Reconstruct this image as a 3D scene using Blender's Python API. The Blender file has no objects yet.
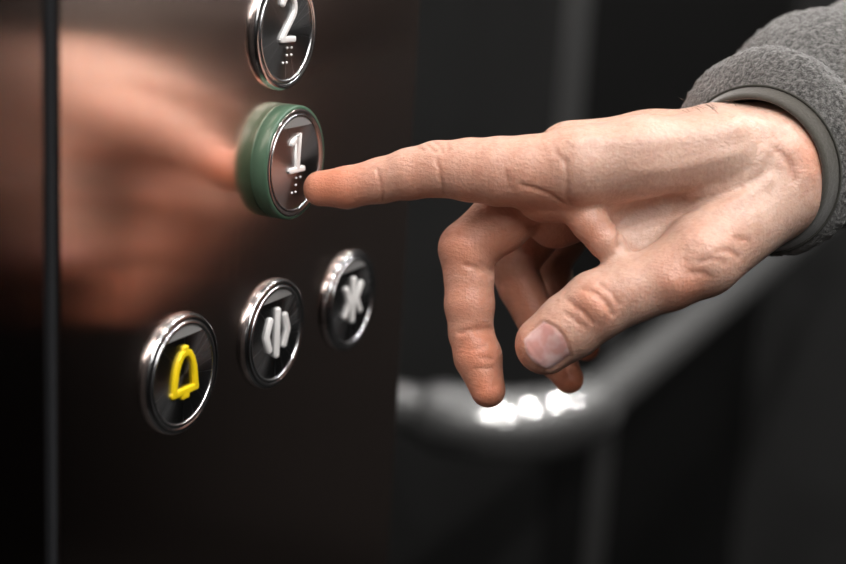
import bpy, bmesh, math, random
import numpy as np
from mathutils import Vector, Matrix, noise

random.seed(4)
scene = bpy.context.scene
COL = scene.collection

# ------------------------------------------------------------------ frame
# Working frame in millimetres: u runs along the control panel, v is up, n points out of the panel.
BASE_H = 1050.0                      # height of the door-open button above the floor


def W(p):
    return Vector((p[0] / 1000.0, -p[2] / 1000.0, (p[1] + BASE_H) / 1000.0))


def to_world(a):
    a = np.asarray(a, float)
    return np.stack([a[:, 0], -a[:, 2], a[:, 1] + BASE_H], 1) / 1000.0


# ------------------------------------------------------------------ materials
def new_mat(name):
    m = bpy.data.materials.new(name)
    m.use_nodes = True
    return m, m.node_tree.nodes, m.node_tree.links, m.node_tree.nodes['Principled BSDF']


def simple(name, col, rough=.5, metal=0., **kw):
    m, N, L, b = new_mat(name)
    b.inputs['Base Color'].default_value = (*col, 1)
    b.inputs['Roughness'].default_value = rough
    b.inputs['Metallic'].default_value = metal
    for k, v in kw.items():
        b.inputs[k].default_value = v
    return m


def nmath(N, L, op, a, b=None):
    n = N.new('ShaderNodeMath')
    n.operation = op
    for i, x in enumerate((a, b)):
        if x is None:
            continue
        if isinstance(x, (int, float)):
            n.inputs[i].default_value = x
        else:
            L.new(x, n.inputs[i])
    return n.outputs[0]


def noise_tex(N, L, scale, detail=4, rough=.55, vec=None):
    t = N.new('ShaderNodeTexNoise')
    t.inputs['Scale'].default_value = scale
    t.inputs['Detail'].default_value = detail
    t.inputs['Roughness'].default_value = rough
    if vec is not None:
        L.new(vec, t.inputs['Vector'])
    return t


def obj_coord(N, L, scale=(1, 1, 1)):
    tc = N.new('ShaderNodeTexCoord')
    mp = N.new('ShaderNodeMapping')
    mp.inputs['Scale'].default_value = scale
    L.new(tc.outputs['Object'], mp.inputs['Vector'])
    return mp.outputs[0]


def ramp(N, L, fac, stops):
    r = N.new('ShaderNodeValToRGB')
    e = r.color_ramp.elements
    while len(e) < len(stops):
        e.new(.5)
    for el, (p, c) in zip(e, stops):
        el.position = p
        el.color = (*c, 1) if len(c) == 3 else c
    L.new(fac, r.inputs[0])
    return r.outputs[0]


def brushed(name, col, rough, aniso, scale, rot=0.0, var=.05):
    m, N, L, b = new_mat(name)
    v = obj_coord(N, L, scale)
    t = noise_tex(N, L, 1.0, 3, .6, v)
    b.inputs['Base Color'].default_value = (*col, 1)
    b.inputs['Metallic'].default_value = 1
    r = nmath(N, L, 'MULTIPLY_ADD', t.outputs[0], var)
    r.node.inputs[2].default_value = rough - var / 2
    L.new(r, b.inputs['Roughness'])
    b.inputs['Anisotropic'].default_value = aniso
    b.inputs['Anisotropic Rotation'].default_value = rot
    tg = N.new('ShaderNodeTangent')
    tg.direction_type = 'RADIAL'
    tg.axis = 'Y'
    return m


def wall_mat(name, col, rough, spec=.5):
    m, N, L, b = new_mat(name)
    v = obj_coord(N, L, (1, 1, 1))
    t = noise_tex(N, L, 9.0, 4, .6, v)
    c = ramp(N, L, t.outputs[0], [(.3, tuple(x * .85 for x in col)), (.7, tuple(x * 1.12 for x in col))])
    L.new(c, b.inputs['Base Color'])
    b.inputs['Roughness'].default_value = rough
    b.inputs['Specular IOR Level'].default_value = spec
    return m


def skin_mat():
    m, N, L, b = new_mat('skin')
    at = N.new('ShaderNodeAttribute')
    at.attribute_name = 'tint'
    sep = N.new('ShaderNodeSeparateColor')
    L.new(at.outputs['Color'], sep.inputs[0])
    red, nail, crease = sep.outputs[0], sep.outputs[1], sep.outputs[2]
    v = obj_coord(N, L)
    n1 = noise_tex(N, L, 55, 4, .6, v)      # blotches ~ 18 mm
    n2 = noise_tex(N, L, 420, 3, .6, v)     # freckling ~ 2 mm
    base = ramp(N, L, n1.outputs[0], [(.3, SKIN_A), (.72, SKIN_B)])

    def mix(fac, a, bb, blend='MIX'):
        x = N.new('ShaderNodeMix')
        x.data_type = 'RGBA'
        x.blend_type = blend
        if isinstance(fac, float):
            x.inputs[0].default_value = fac
        else:
            L.new(fac, x.inputs[0])
        for i, q in ((6, a), (7, bb)):
            if isinstance(q, tuple):
                x.inputs[i].default_value = (*q, 1)
            else:
                L.new(q, x.inputs[i])
        return x.outputs[2]
    fr = ramp(N, L, n2.outputs[0], [(.35, (.86, .80, .78)), (.62, (1, 1, 1))])
    base = mix(.75, base, fr, 'MULTIPLY')
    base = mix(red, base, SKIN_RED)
    base = mix(crease, base, (.33, .125, .075))
    nv = noise_tex(N, L, 190, 2, .5, v)
    nc = ramp(N, L, nv.outputs[0], [(.38, (.62, .33, .30)), (.62, (.74, .52, .50))])
    base = mix(nail, base, nc)
    L.new(base, b.inputs['Base Color'])
    rr = nmath(N, L, 'MULTIPLY_ADD', nail, -.16)
    rr.node.inputs[2].default_value = .43
    L.new(rr, b.inputs['Roughness'])
    b.inputs['Subsurface Weight'].default_value = .22
    b.inputs['Subsurface Radius'].default_value = (1.0, .35, .18)
    b.inputs['Subsurface Scale'].default_value = .0028
    b.inputs['Specular IOR Level'].default_value = .55
    # fine skin relief: crossing lines and pores
    hs = None
    for k, (ang, sc) in enumerate(((.5, (160, 1100, 1100)), (-.6, (1100, 180, 1000)), (.2, (900, 900, 170)))):
        mp = N.new('ShaderNodeMapping')
        mp.inputs['Rotation'].default_value = (ang, .7 * ang, -ang)
        mp.inputs['Scale'].default_value = sc
        L.new(v, mp.inputs['Vector'])
        tt = noise_tex(N, L, 1.0, 2, .5, mp.outputs[0])
        hs = tt.outputs[0] if hs is None else nmath(N, L, 'ADD', hs, tt.outputs[0])
    n3 = noise_tex(N, L, 1500, 2, .6, v)
    hh = nmath(N, L, 'ADD', nmath(N, L, 'MULTIPLY', hs, .6), nmath(N, L, 'MULTIPLY', n3.outputs[0], .5))
    inv = nmath(N, L, 'SUBTRACT', 1.0, nail)
    bp = N.new('ShaderNodeBump')
    bp.inputs['Distance'].default_value = .00034
    L.new(nmath(N, L, 'MULTIPLY', inv, .8), bp.inputs['Strength'])
    L.new(hh, bp.inputs['Height'])
    L.new(bp.outputs[0], b.inputs['Normal'])
    return m


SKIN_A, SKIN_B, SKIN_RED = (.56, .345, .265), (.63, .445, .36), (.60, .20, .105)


def fleece_mat(name, a, c, scale, bump):
    m, N, L, b = new_mat(name)
    v = obj_coord(N, L)
    t = noise_tex(N, L, scale, 4, .65, v)
    L.new(ramp(N, L, t.outputs[0], [(.33, a), (.66, c)]), b.inputs['Base Color'])
    b.inputs['Roughness'].default_value = .95
    b.inputs['Specular IOR Level'].default_value = .1
    b.inputs['Sheen Weight'].default_value = .5
    b.inputs['Sheen Roughness'].default_value = .5
    bp = N.new('ShaderNodeBump')
    bp.inputs['Strength'].default_value = .8
    bp.inputs['Distance'].default_value = bump
    L.new(t.outputs[0], bp.inputs['Height'])
    L.new(bp.outputs[0], b.inputs['Normal'])
    return m


def face_mat(name, col, rough):
    m, N, L, b = new_mat(name)          # circular-brushed dark metal under a clear cover
    tg = N.new('ShaderNodeTangent')
    tg.direction_type = 'RADIAL'
    tg.axis = 'Z'
    L.new(tg.outputs[0], b.inputs['Tangent'])
    b.inputs['Base Color'].default_value = (*col, 1)
    b.inputs['Metallic'].default_value = 1
    b.inputs['Roughness'].default_value = rough
    b.inputs['Anisotropic'].default_value = .92
    b.inputs['Coat Weight'].default_value = .35
    b.inputs['Coat Roughness'].default_value = .06
    v = obj_coord(N, L)
    sx = N.new('ShaderNodeSeparateXYZ')
    L.new(v, sx.inputs[0])
    ang = nmath(N, L, 'ARCTAN2', sx.outputs[1], sx.outputs[0])
    cb = N.new('ShaderNodeCombineXYZ')
    L.new(nmath(N, L, 'MULTIPLY', ang, 9.0), cb.inputs[0])
    t = noise_tex(N, L, 1.6, 3, .7, cb.outputs[0])
    rr = nmath(N, L, 'MULTIPLY_ADD', t.outputs[0], .25)
    rr.node.inputs[2].default_value = rough - .12
    L.new(rr, b.inputs['Roughness'])
    return m


def emit_mat(name, col, s):
    m, N, L, b = new_mat(name)
    b.inputs['Base Color'].default_value = (*col, 1)
    b.inputs['Emission Color'].default_value = (*col, 1)
    b.inputs['Emission Strength'].default_value = s
    return m


def panel_mat(name, col, rough, aniso):
    m, N, L, b = new_mat(name)          # dark polished steel, brushed upright
    v = obj_coord(N, L, (900, 900, 6))
    t = noise_tex(N, L, 1.0, 3, .6, v)
    b.inputs['Base Color'].default_value = (*col, 1)
    b.inputs['Metallic'].default_value = 1
    rr = nmath(N, L, 'MULTIPLY_ADD', t.outputs[0], .06)
    rr.node.inputs[2].default_value = rough - .03
    L.new(rr, b.inputs['Roughness'])
    b.inputs['Anisotropic'].default_value = aniso
    b.inputs['Anisotropic Rotation'].default_value = PANEL_ROT
    tg = N.new('ShaderNodeCombineXYZ')          # brush marks run upright, so glints smear sideways
    tg.inputs[0].default_value = 1.0
    L.new(tg.outputs[0], b.inputs['Tangent'])
    return m


def rail_mat():
    m, N, L, b = new_mat('polished_rail')       # polished tube with fine wear that also scatters
    b.inputs['Base Color'].default_value = (.66, .66, .66, 1)
    b.inputs['Metallic'].default_value = 1
    b.inputs['Roughness'].default_value = .03
    b2 = N.new('ShaderNodeBsdfPrincipled')
    b2.inputs['Base Color'].default_value = (.46, .46, .46, 1)
    b2.inputs['Metallic'].default_value = 1
    b2.inputs['Roughness'].default_value = .55
    mx = N.new('ShaderNodeMixShader')
    mx.inputs[0].default_value = .55
    L.new(b.outputs[0], mx.inputs[1])
    L.new(b2.outputs[0], mx.inputs[2])
    L.new(mx.outputs[0], N['Material Output'].inputs['Surface'])
    return m


PANEL_ROT = 0.0
LAMP = 330.0
M = dict(
    skin=skin_mat(),
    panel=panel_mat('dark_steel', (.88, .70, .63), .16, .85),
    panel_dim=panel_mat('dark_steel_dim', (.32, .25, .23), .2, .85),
    chrome=simple('chrome', (.62, .62, .63), .2, 1),
    ring=simple('satin_ring', (.62, .62, .63), .26, 1),
    face=face_mat('brushed_face', (.34, .34, .345), .24),
    face_lit=face_mat('brushed_face_clear', (.30, .27, .27), .30),
    window=simple('indicator_grey', (.22, .22, .22), .4),
    white=simple('white_plastic', (.80, .79, .78), .35),
    yellow=simple('yellow_plastic', (.86, .62, .01), .35),
    green=simple('green_plastic', (.062, .125, .080), .38, 0, **{'Coat Weight': .15}),
    clear=simple('clear_plastic', (.30, .25, .24), .16, .85, **{'Coat Weight': .6}),
    groove=simple('seam_black', (.01, .01, .01), .6),
    strip=simple('seam_strip', (.018, .019, .021), .6, **{'Specular IOR Level': .1}),
    edge=simple('panel_edge', (.25, .25, .25), .35, 1),
    steel=brushed('brushed_steel', (.8, .8, .8), .32, .3, (40, 40, 2)),
    rail=rail_mat(),
    wall_a=wall_mat('laminate_charcoal', (.015, .015, .015), .36),
    wall_b=wall_mat('laminate_black', (.005, .005, .005), .34),
    wall_c=wall_mat('laminate_grey', (.033, .033, .033), .5, .2),
    wall_d=wall_mat('laminate_dark', (.0035, .003, .003), .6, .08),
    floor=wall_mat('floor_rubber', (.006, .006, .006), .6, .2),
    ceil=wall_mat('ceiling_grey', (.12, .12, .12), .5),
    lamp=emit_mat('lamp_lens', (1, .97, .94), LAMP),
    fleece=fleece_mat('fleece', (.022, .022, .021), (.20, .20, .195), 800, .0022),
    hem=fleece_mat('hem_fabric', (.050, .047, .040), (.062, .058, .049), 900, .0002),
    thread=simple('seam_thread', (.045, .045, .038), .9),
    hairs=simple('arm_hair', (.10, .055, .03), .5),
)


# ------------------------------------------------------------------ mesh helpers
def link(name, me, mat=None, parent=None, smooth=True):
    o = bpy.data.objects.new(name, me)
    COL.objects.link(o)
    if mat is not None and not me.materials:
        me.materials.append(mat)
    if smooth and len(me.polygons):
        me.polygons.foreach_set('use_smooth', [True] * len(me.polygons))
    if parent is not None:
        o.parent = parent
    return o


def mesh_from(name, verts, faces):
    me = bpy.data.meshes.new(name)
    me.from_pydata([tuple(v) for v in verts], [], [tuple(f) for f in faces])
    me.validate()
    me.update()
    return me


def tag(o, label=None, cat=None, group=None, kind=None):
    for k, v in (('label', label), ('category', cat), ('group', group), ('kind', kind)):
        if v:
            o[k] = v
    return o


def empty(name, loc):
    o = bpy.data.objects.new(name, None)
    o.empty_display_size = .02
    o.location = loc
    COL.objects.link(o)
    return o


def box(name, u, v, n, mat, parent=None, bevel=0.0, kind=None):
    """Axis-aligned block given by its u, v and n ranges in millimetres; the object's origin is its centre."""
    c = ((u[0] + u[1]) / 2, (v[0] + v[1]) / 2, (n[0] + n[1]) / 2)
    bm = bmesh.new()
    bmesh.ops.create_cube(bm, size=1)
    for w in bm.verts:
        w.co = Vector((w.co.x * (u[1] - u[0]), w.co.y * (n[1] - n[0]), w.co.z * (v[1] - v[0]))) / 1000
    if bevel:
        bmesh.ops.bevel(bm, geom=list(bm.edges), offset=bevel / 1000, segments=3, profile=.5, affect='EDGES')
    me = bpy.data.meshes.new(name)
    bm.to_mesh(me)
    bm.free()
    o = link(name, me, mat, parent, smooth=False)
    o.location = W(c)
    if kind:
        o['kind'] = kind
    return o


def lathe(profile, seg=96):
    """Rings (r, h) in mm around local +Z; returns verts (metres) and faces."""
    V, F = [], []
    for r, h in profile:
        for k in range(seg):
            a = 2 * math.pi * k / seg
            V.append((r * math.cos(a) / 1000, r * math.sin(a) / 1000, h / 1000))
    for i in range(len(profile) - 1):
        for k in range(seg):
            k2 = (k + 1) % seg
            F.append((i * seg + k, i * seg + k2, (i + 1) * seg + k2, (i + 1) * seg + k))
    return V, F


def cap_fan(V, F, start, seg, top=True):
    c = len(V)
    h = V[start][2]
    V.append((0, 0, h))
    for k in range(seg):
        k2 = (k + 1) % seg
        F.append((start + k, start + k2, c) if top else (start + k2, start + k, c))


def stroke(paths, w, h, z0, seg=14):
    """Raised lettering: round-ended strokes of width w standing h above z0 (mm)."""
    V, F = [], []
    for pts in paths:
        pts = [np.array(p, float) for p in pts]
        # densify ends for rounding
        dirs = []
        for i in range(len(pts)):
            a = pts[max(i - 1, 0)]
            b = pts[min(i + 1, len(pts) - 1)]
            d = (b - a) / (np.linalg.norm(b - a) + 1e-9)
            dirs.append(d)
        rings = []
        R = w / 2
        for t in (1.0, .92, .7, .38):
            rings.append((pts[0] - dirs[0] * R * t, dirs[0], math.sqrt(max(1 - t * t, 0)) * R + .01))
        for i, p in enumerate(pts):
            k = R
            if 0 < i < len(pts) - 1:
                a = pts[i] - pts[i - 1]
                b = pts[i + 1] - pts[i]
                cosb = float(a @ b / (np.linalg.norm(a) * np.linalg.norm(b) + 1e-9))
                k = R / max(math.sqrt((1 + cosb) / 2), .55)
            rings.append((p, dirs[i], k))
        for t in (.38, .7, .92, 1.0):
            rings.append((pts[-1] + dirs[-1] * R * t, dirs[-1], math.sqrt(max(1 - t * t, 0)) * R + .01))
        b0 = len(V)
        prof = [(-1, 0), (-1, .55), (-.93, .82), (-.72, .97), (-.4, 1), (.4, 1), (.72, .97), (.93, .82), (1, .55), (1, 0)]
        n = len(prof)
        for c, d, k in rings:
            s = np.array([-d[1], d[0]])
            hh = h * min(1.0, .35 + .65 * k / R)
            for a, z in prof:
                q = c + s * a * k
                V.append((q[0] / 1000, q[1] / 1000, (z0 + z * hh) / 1000))
        for i in range(len(rings) - 1):
            for j in range(n - 1):
                F.append((b0 + i * n + j, b0 + i * n + j + 1, b0 + (i + 1) * n + j + 1, b0 + (i + 1) * n + j))
        F.append(tuple(b0 + j for j in range(n)))
        e = b0 + (len(rings) - 1) * n
        F.append(tuple(e + j for j in reversed(range(n))))
    return V, F


def arc(cx, cy, rx, ry, a0, a1, k=14):
    return [(cx + rx * math.cos(math.radians(a0 + (a1 - a0) * i / k)), cy + ry * math.sin(math.radians(a0 + (a1 - a0) * i / k))) for i in range(k + 1)]


def tube(points, radius, seg=32, capped=True):
    """Round tube through points (mm, panel frame) -> verts in metres (world), faces."""
    pts = [np.array(p, float) for p in points]
    V, F = [], []
    up = np.array([0, 1.0, 0])
    prev = None
    for i, p in enumerate(pts):
        d = pts[min(i + 1, len(pts) - 1)] - pts[max(i - 1, 0)]
        d /= np.linalg.norm(d)
        if prev is None:
            s = np.cross(up, d)
            if np.linalg.norm(s) < 1e-3:
                s = np.cross(np.array([1.0, 0, 0]), d)
        else:
            s = prev - d * (prev @ d)
        s /= np.linalg.norm(s)
        prev = s
        t = np.cross(d, s)
        r = radius[i] if isinstance(radius, (list, tuple)) else radius
        for k in range(seg):
            a = 2 * math.pi * k / seg
            V.append(p + r * (math.cos(a) * s + math.sin(a) * t))
    for i in range(len(pts) - 1):
        for k in range(seg):
            k2 = (k + 1) % seg
            F.append((i * seg + k, i * seg + k2, (i + 1) * seg + k2, (i + 1) * seg + k))
    if capped:
        F.append(tuple(reversed(range(seg))))
        F.append(tuple((len(pts) - 1) * seg + k for k in range(seg)))
    return np.array(V), F


def local_mesh(name, V, F, origin):
    """Panel-frame mm vertices -> mesh around the given origin (mm)."""
    w = to_world(V) - np.array(W(origin))
    return mesh_from(name, w, F)


# ------------------------------------------------------------------ setting
FL, CE = -BASE_H, 1250.0             # floor and ceiling heights in the v frame
UB, NB, UL = 1880.0, 1350.0, -820.0  # back wall, far side wall, near end wall
NW = -212.0                          # recessed side wall behind the handrail
SEAM, EDGE = -107.8, 102.6

box('floor', (UL - 60, UB + 60), (FL - 60, FL), (NW - 80, NB + 60), M['floor'], kind='structure')
box('ceiling', (UL - 60, UB + 60), (CE, CE + 60), (NW - 80, NB + 60), M['ceil'], kind='structure')
box('wall_back', (UB, UB + 60), (FL, CE), (NW - 80, NB), M['wall_c'], kind='structure')
box('wall_near', (UL - 60, UL), (FL, CE), (NW - 80, NB), M['wall_d'], kind='structure')
box('wall_far', (UL, UB), (FL, CE), (NB, NB + 60), M['wall_d'], kind='structure')
box('wall_side', (EDGE, UB), (FL, CE), (NW - 80, NW), M['wall_a'], kind='structure')
box('wall_front', (UL, EDGE), (FL, CE), (NW - 80, -4), M['groove'], kind='structure')
box('trim_1', (848, 908), (-175, CE), (NW, NW + 4), M['steel'], kind='structure')
box('trim_2', (1045, 1115), (FL, -215), (NW, NW + 4), M['steel'], kind='structure')
box('wall_side_panel', (908, UB), (FL, CE), (NW, NW + 2), M['wall_b'], kind='structure')
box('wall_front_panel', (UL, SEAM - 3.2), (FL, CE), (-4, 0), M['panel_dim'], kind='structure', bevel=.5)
box('trim_3', (SEAM - .4, SEAM + 2.2), (FL, CE), (-4, -.6), M['strip'], kind='structure', bevel=.3)

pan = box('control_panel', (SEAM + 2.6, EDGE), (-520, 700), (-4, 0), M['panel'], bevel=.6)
tag(pan, 'tall dark polished steel lift control panel holding the round push buttons', 'control panel')


# ------------------------------------------------------------------ buttons
RI, RO, HF = 16.4, 18.7, 2.3
HP = 6.0                             # how far the pressed button stands out
ROTB = Matrix(((1, 0, 0), (0, 0, -1), (0, 1, 0)))       # local x,y,z -> u, v, n in world axes


def RINGLINE(hf, seg):
    V, F = lathe([(15.85, hf - .1), (15.8, hf + .2), (15.6, hf + .3), (15.3, hf + .25), (15.1, hf), (15.0, hf - .5)], seg)
    return mesh_from('clear_rim_line', V, F), M['ring']


def button(name_label, u, v, symbol, sym_mat, braille, pressed=False):
    root = empty('lift_button', W((u, v, 0)))
    root.rotation_euler = ROTB.to_euler()
    tag(root, name_label, 'lift button', 'round push buttons on the lift panel')
    seg = 128
    if pressed:
        hf = HP
        body = [(18.1, 0), (18.1, .6), (18.55, 1.0), (18.55, hf - .75), (18.42, hf - .3), (18.1, hf), (17.5, hf)]
        V, F = lathe(body, seg)
        link('green_body', mesh_from('green_body', V, F), M['green'], root)
        ringp = [(17.5, hf - .2), (17.45, hf + .12), (17.1, hf + .3), (16.6, hf + .28), (16.1, hf + .05), (15.85, hf + .02), (15.8, hf - .2)]
        V, F = lathe(ringp, seg)
        link('clear_rim_line', *RINGLINE(hf, seg), root)
        link('clear_rim', mesh_from('clear_rim', V, F), M['clear'], root)
        rf, zf = 15.0, hf - .15
        fm = M['face_lit']
    else:
        hf = HF
        ringp = [(18.75, 0), (18.7, hf - 1.2), (18.5, hf - .6), (18.1, hf - .2), (17.6, hf), (16.95, hf - .05), (16.6, hf - .3), (16.45, hf - .45)]
        V, F = lathe(ringp, seg)
        link('chrome_rim', mesh_from('chrome_rim', V, F), M['chrome'], root)
        inner = [(16.45, hf - .45), (16.3, hf - .05), (16.0, hf + .12), (15.5, hf + .12), (15.2, hf - .05), (15.1, hf - .6)]
        V, F = lathe(inner, seg)
        link('inner_ring', mesh_from('inner_ring', V, F), M['ring'], root)
        rf, zf = 15.15, hf - .4
        fm = M['face']
    V, F = lathe([(rf * k / 12, zf) for k in range(12, 0, -1)], seg)
    cap_fan(V, F, 11 * seg, seg)
    link('face', mesh_from('face', V, F), fm, root)
    # light window across the top of the face
    ch = rf * .79
    a0 = math.asin(.79)
    pts = [((rf - .15) * math.cos(a0 + (math.pi - 2 * a0) * i / 30), (rf - .15) * math.sin(a0 + (math.pi - 2 * a0) * i / 30)) for i in range(31)]
    V = [(x / 1000, y / 1000, (zf + .18) / 1000) for x, y in pts] + [(x / 1000, y / 1000, zf / 1000) for x, y in pts]
    F = [tuple(range(31))] + [(i, i + 31, (i + 1) % 31 + 31, (i + 1) % 31) for i in range(31)]
    link('indicator_window', mesh_from('indicator_window', V, F), M['window'], root, smooth=False)
    paths, w, h, nm = symbol
    V, F = stroke(paths, w, h, zf)
    link(nm, mesh_from(nm, V, F), sym_mat, root)
    if braille:
        V, F = [], []
        for bx, by in braille:
            b0 = len(V)
            rr = .42
            for j in range(4):
                t = j / 4 * math.pi / 2
                for k in range(12):
                    a = k / 12 * 2 * math.pi
                    V.append(((bx + rr * math.cos(t) * math.cos(a)) / 1000, (by + rr * math.cos(t) * math.sin(a)) / 1000, (zf + rr * math.sin(t)) / 1000))
            V.append((bx / 1000, by / 1000, (zf + rr) / 1000))
            for j in range(3):
                for k in range(12):
                    F.append((b0 + j * 12 + k, b0 + j * 12 + (k + 1) % 12, b0 + (j + 1) * 12 + (k + 1) % 12, b0 + (j + 1) * 12 + k))
            for k in range(12):
                F.append((b0 + 36 + k, b0 + 36 + (k + 1) % 12, b0 + 48))
        link('braille_dots', mesh_from('braille_dots', V, F), M['white'], root)
    return root


one = ([[(-3.6, 6.6), (-1.6, 7.6), (.35, 9.2), (.35, -1.9)], [(-3.9, -2.2), (4.1, -2.2)]], 1.95, 1.0, 'numeral')
two = ([arc(0, 7.3, 3.8, 3.9, 160, -28, 18) + [(2.2, 4.0), (-1.0, .6), (-3.5, -2.2)], [(-3.6, -2.5), (3.8, -2.5)]], 1.95, 1.0, 'numeral')
bell = ([[(-5.6, -5.0), (-5.2, -1.6), (-4.6, 1.6), (-3.4, 4.4), (-1.9, 6.3), (0, 7.0), (1.9, 6.3), (3.4, 4.4), (4.6, 1.6), (5.2, -1.6), (5.6, -5.0)],
         [(-6.0, -5.2), (6.0, -5.2)], [(-1.2, -6.5), (1.2, -6.5)], [(-.3, 8.0), (.3, 8.0)]], 2.3, 1.0, 'bell_symbol')
opn = ([[(0, -7.2), (0, 8.2)], [(-4.6, 5.6), (-6.7, .5), (-4.6, -4.6)], [(4.6, 5.6), (6.7, .5), (4.6, -4.6)]], 2.3, 1.0, 'open_symbol')
cls = ([[(0, -7.2), (0, 8.2)], [(-5.7, 5.6), (-2.5, .5), (-5.7, -4.6)], [(5.7, 5.6), (2.5, .5), (5.7, -4.6)]], 2.3, 1.0, 'close_symbol')
S1, D1, D2 = 53.0, 57.9, 41.6
DU, DV = 2.4, -.8
b1 = [(.45, -5.0), (.45, -7.3), (.45, -9.6), (-1.85, -9.6), (3.15, -5.0)]
b2 = [(.45, -5.2), (.45, -7.5), (.45, -9.8), (-1.85, -9.8), (3.15, -5.2), (3.15, -7.5)]
button('round chrome lift button with a raised yellow bell', DU - S1, DV, bell, M['yellow'], None)
button('round chrome lift button with white door opening arrows', DU, DV, opn, M['white'], None)
button('round chrome lift button with white door closing arrows', DU + S1, DV, cls, M['white'], None)
button('round lift button numbered 1 with a green body, touched by the fingertip', 4.2, D1 - .9, one, M['white'], b1, True)
button('round chrome lift button numbered 2 above the green one', DU, D1 + D2 + DV, two, M['white'], b2)


# ------------------------------------------------------------------ handrail
def rail_points():
    NR, VR, U0, RB = RAIL
    pts = [(U0, VR, NW)]
    n_in = NR - RB
    pts.append((U0, VR, (NW + n_in) / 2))
    for i in range(17):
        a = math.pi / 2 * i / 16
        pts.append((U0 + RB * (1 - math.cos(a)), VR, n_in + RB * math.sin(a)))
    pts += [(U0 + RB + 200, VR, NR), (UB - 260, VR, NR)]
    n = len(pts)
    for i in range(1, 17):
        a = math.pi / 2 * i / 16
        pts.append((UB - 260 + RB * math.sin(a), VR, NR - RB * (1 - math.cos(a))))
    pts.append((UB - 260 + RB, VR, NW))
    return pts


RAIL = (-57.0, -191.0, 454.0, 76.0)
root = empty('handrail', W((RAIL[2], RAIL[1], NW)))
tag(root, 'polished steel tubular handrail bent back to the dark side wall', 'handrail')
V, F = tube(rail_points(), 18.5, 48)
link('rail', local_mesh('rail', V, F, (RAIL[2], RAIL[1], NW)), M['rail'], root)
ep = rail_points()[2:19]
e0, e1 = np.array(ep[0]), np.array(ep[-1])
ep = [tuple(e0 + np.array([0, 0, -d])) for d in (14, 13, 10, 4)] + ep + [tuple(e1 + np.array([d, 0, 0])) for d in (4, 10, 13, 14)]
V, F = tube(ep, [18.6, 21.5, 23.5, 24.5] + [25.0] * 17 + [24.5, 23.5, 21.5, 18.6], 48)
link('elbow_fitting', local_mesh('elbow_fitting', V, F, (RAIL[2], RAIL[1], NW)), M['rail'], root)
for uu in (RAIL[2], UB - 260 + RAIL[3]):
    V, F = tube([(uu, RAIL[1], NW), (uu, RAIL[1], NW + 5), (uu, RAIL[1], NW + 8)], [38.0, 38.0, 34.0], 40)
    link('wall_flange', local_mesh('wall_flange', V, F, (RAIL[2], RAIL[1], NW)), M['rail'], root)


# ------------------------------------------------------------------ hand: a smooth implicit surface
# joint chains: u, v, n and radius in millimetres
FING = {
    'index': [[24.87, 64.46, 94.22, 11.42], [20.95, 61.45, 80.08, 11.12], [18.77, 60.57, 70.94, 10.71], [17.57, 59.98, 61.25, 9.8], [15.88, 59.17, 50.62, 8.69], [13.67, 56.79, 42.31, 8.03], [11.96, 53.72, 32.99, 7.12], [9.45, 50.36, 22.14, 6.62], [7.95, 49.09, 13.44, 5.76]],
    'middle': [[46.32, 62.53, 84.65, 12.13], [38.39, 51.67, 74.0, 10.41], [32.27, 41.66, 66.76, 10.0], [25.92, 32.54, 58.48, 9.1], [24.55, 24.4, 60.39, 7.98], [21.81, 15.23, 62.44, 7.93], [20.25, 6.47, 64.3, 7.07], [18.81, -0.63, 67.93, 7.58], [16.33, -10.15, 73.23, 5.66]],
    'ring': [[69.51, 57.45, 83.21, 11.12], [60.22, 38.56, 71.97, 9.4], [53.48, 23.81, 63.72, 8.49], [53.14, 15.72, 67.83, 7.48], [51.57, 0.54, 78.49, 6.87], [49.95, -5.58, 83.62, 6.77], [48.55, -11.93, 89.37, 4.95]],
    'pinky': [[88.04, 50.08, 83.01, 9.6], [82.24, 33.68, 75.33, 7.88], [76.56, 19.88, 68.81, 7.28], [75.13, 11.03, 73.51, 6.27], [73.93, 2.3, 81.11, 5.86], [70.82, -6.53, 87.11, 4.85]],
    'thumb': [[57.42, 57.65, 148.82, 11.62], [46.04, 49.75, 141.34, 11.12], [33.98, 39.92, 133.55, 11.32], [28.26, 33.36, 125.11, 10.31], [23.32, 28.27, 114.99, 9.9], [19.02, 23.25, 106.22, 10.61], [16.0, 15.94, 99.1, 10.31], [13.82, 9.23, 92.21, 9.4]],
}
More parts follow.
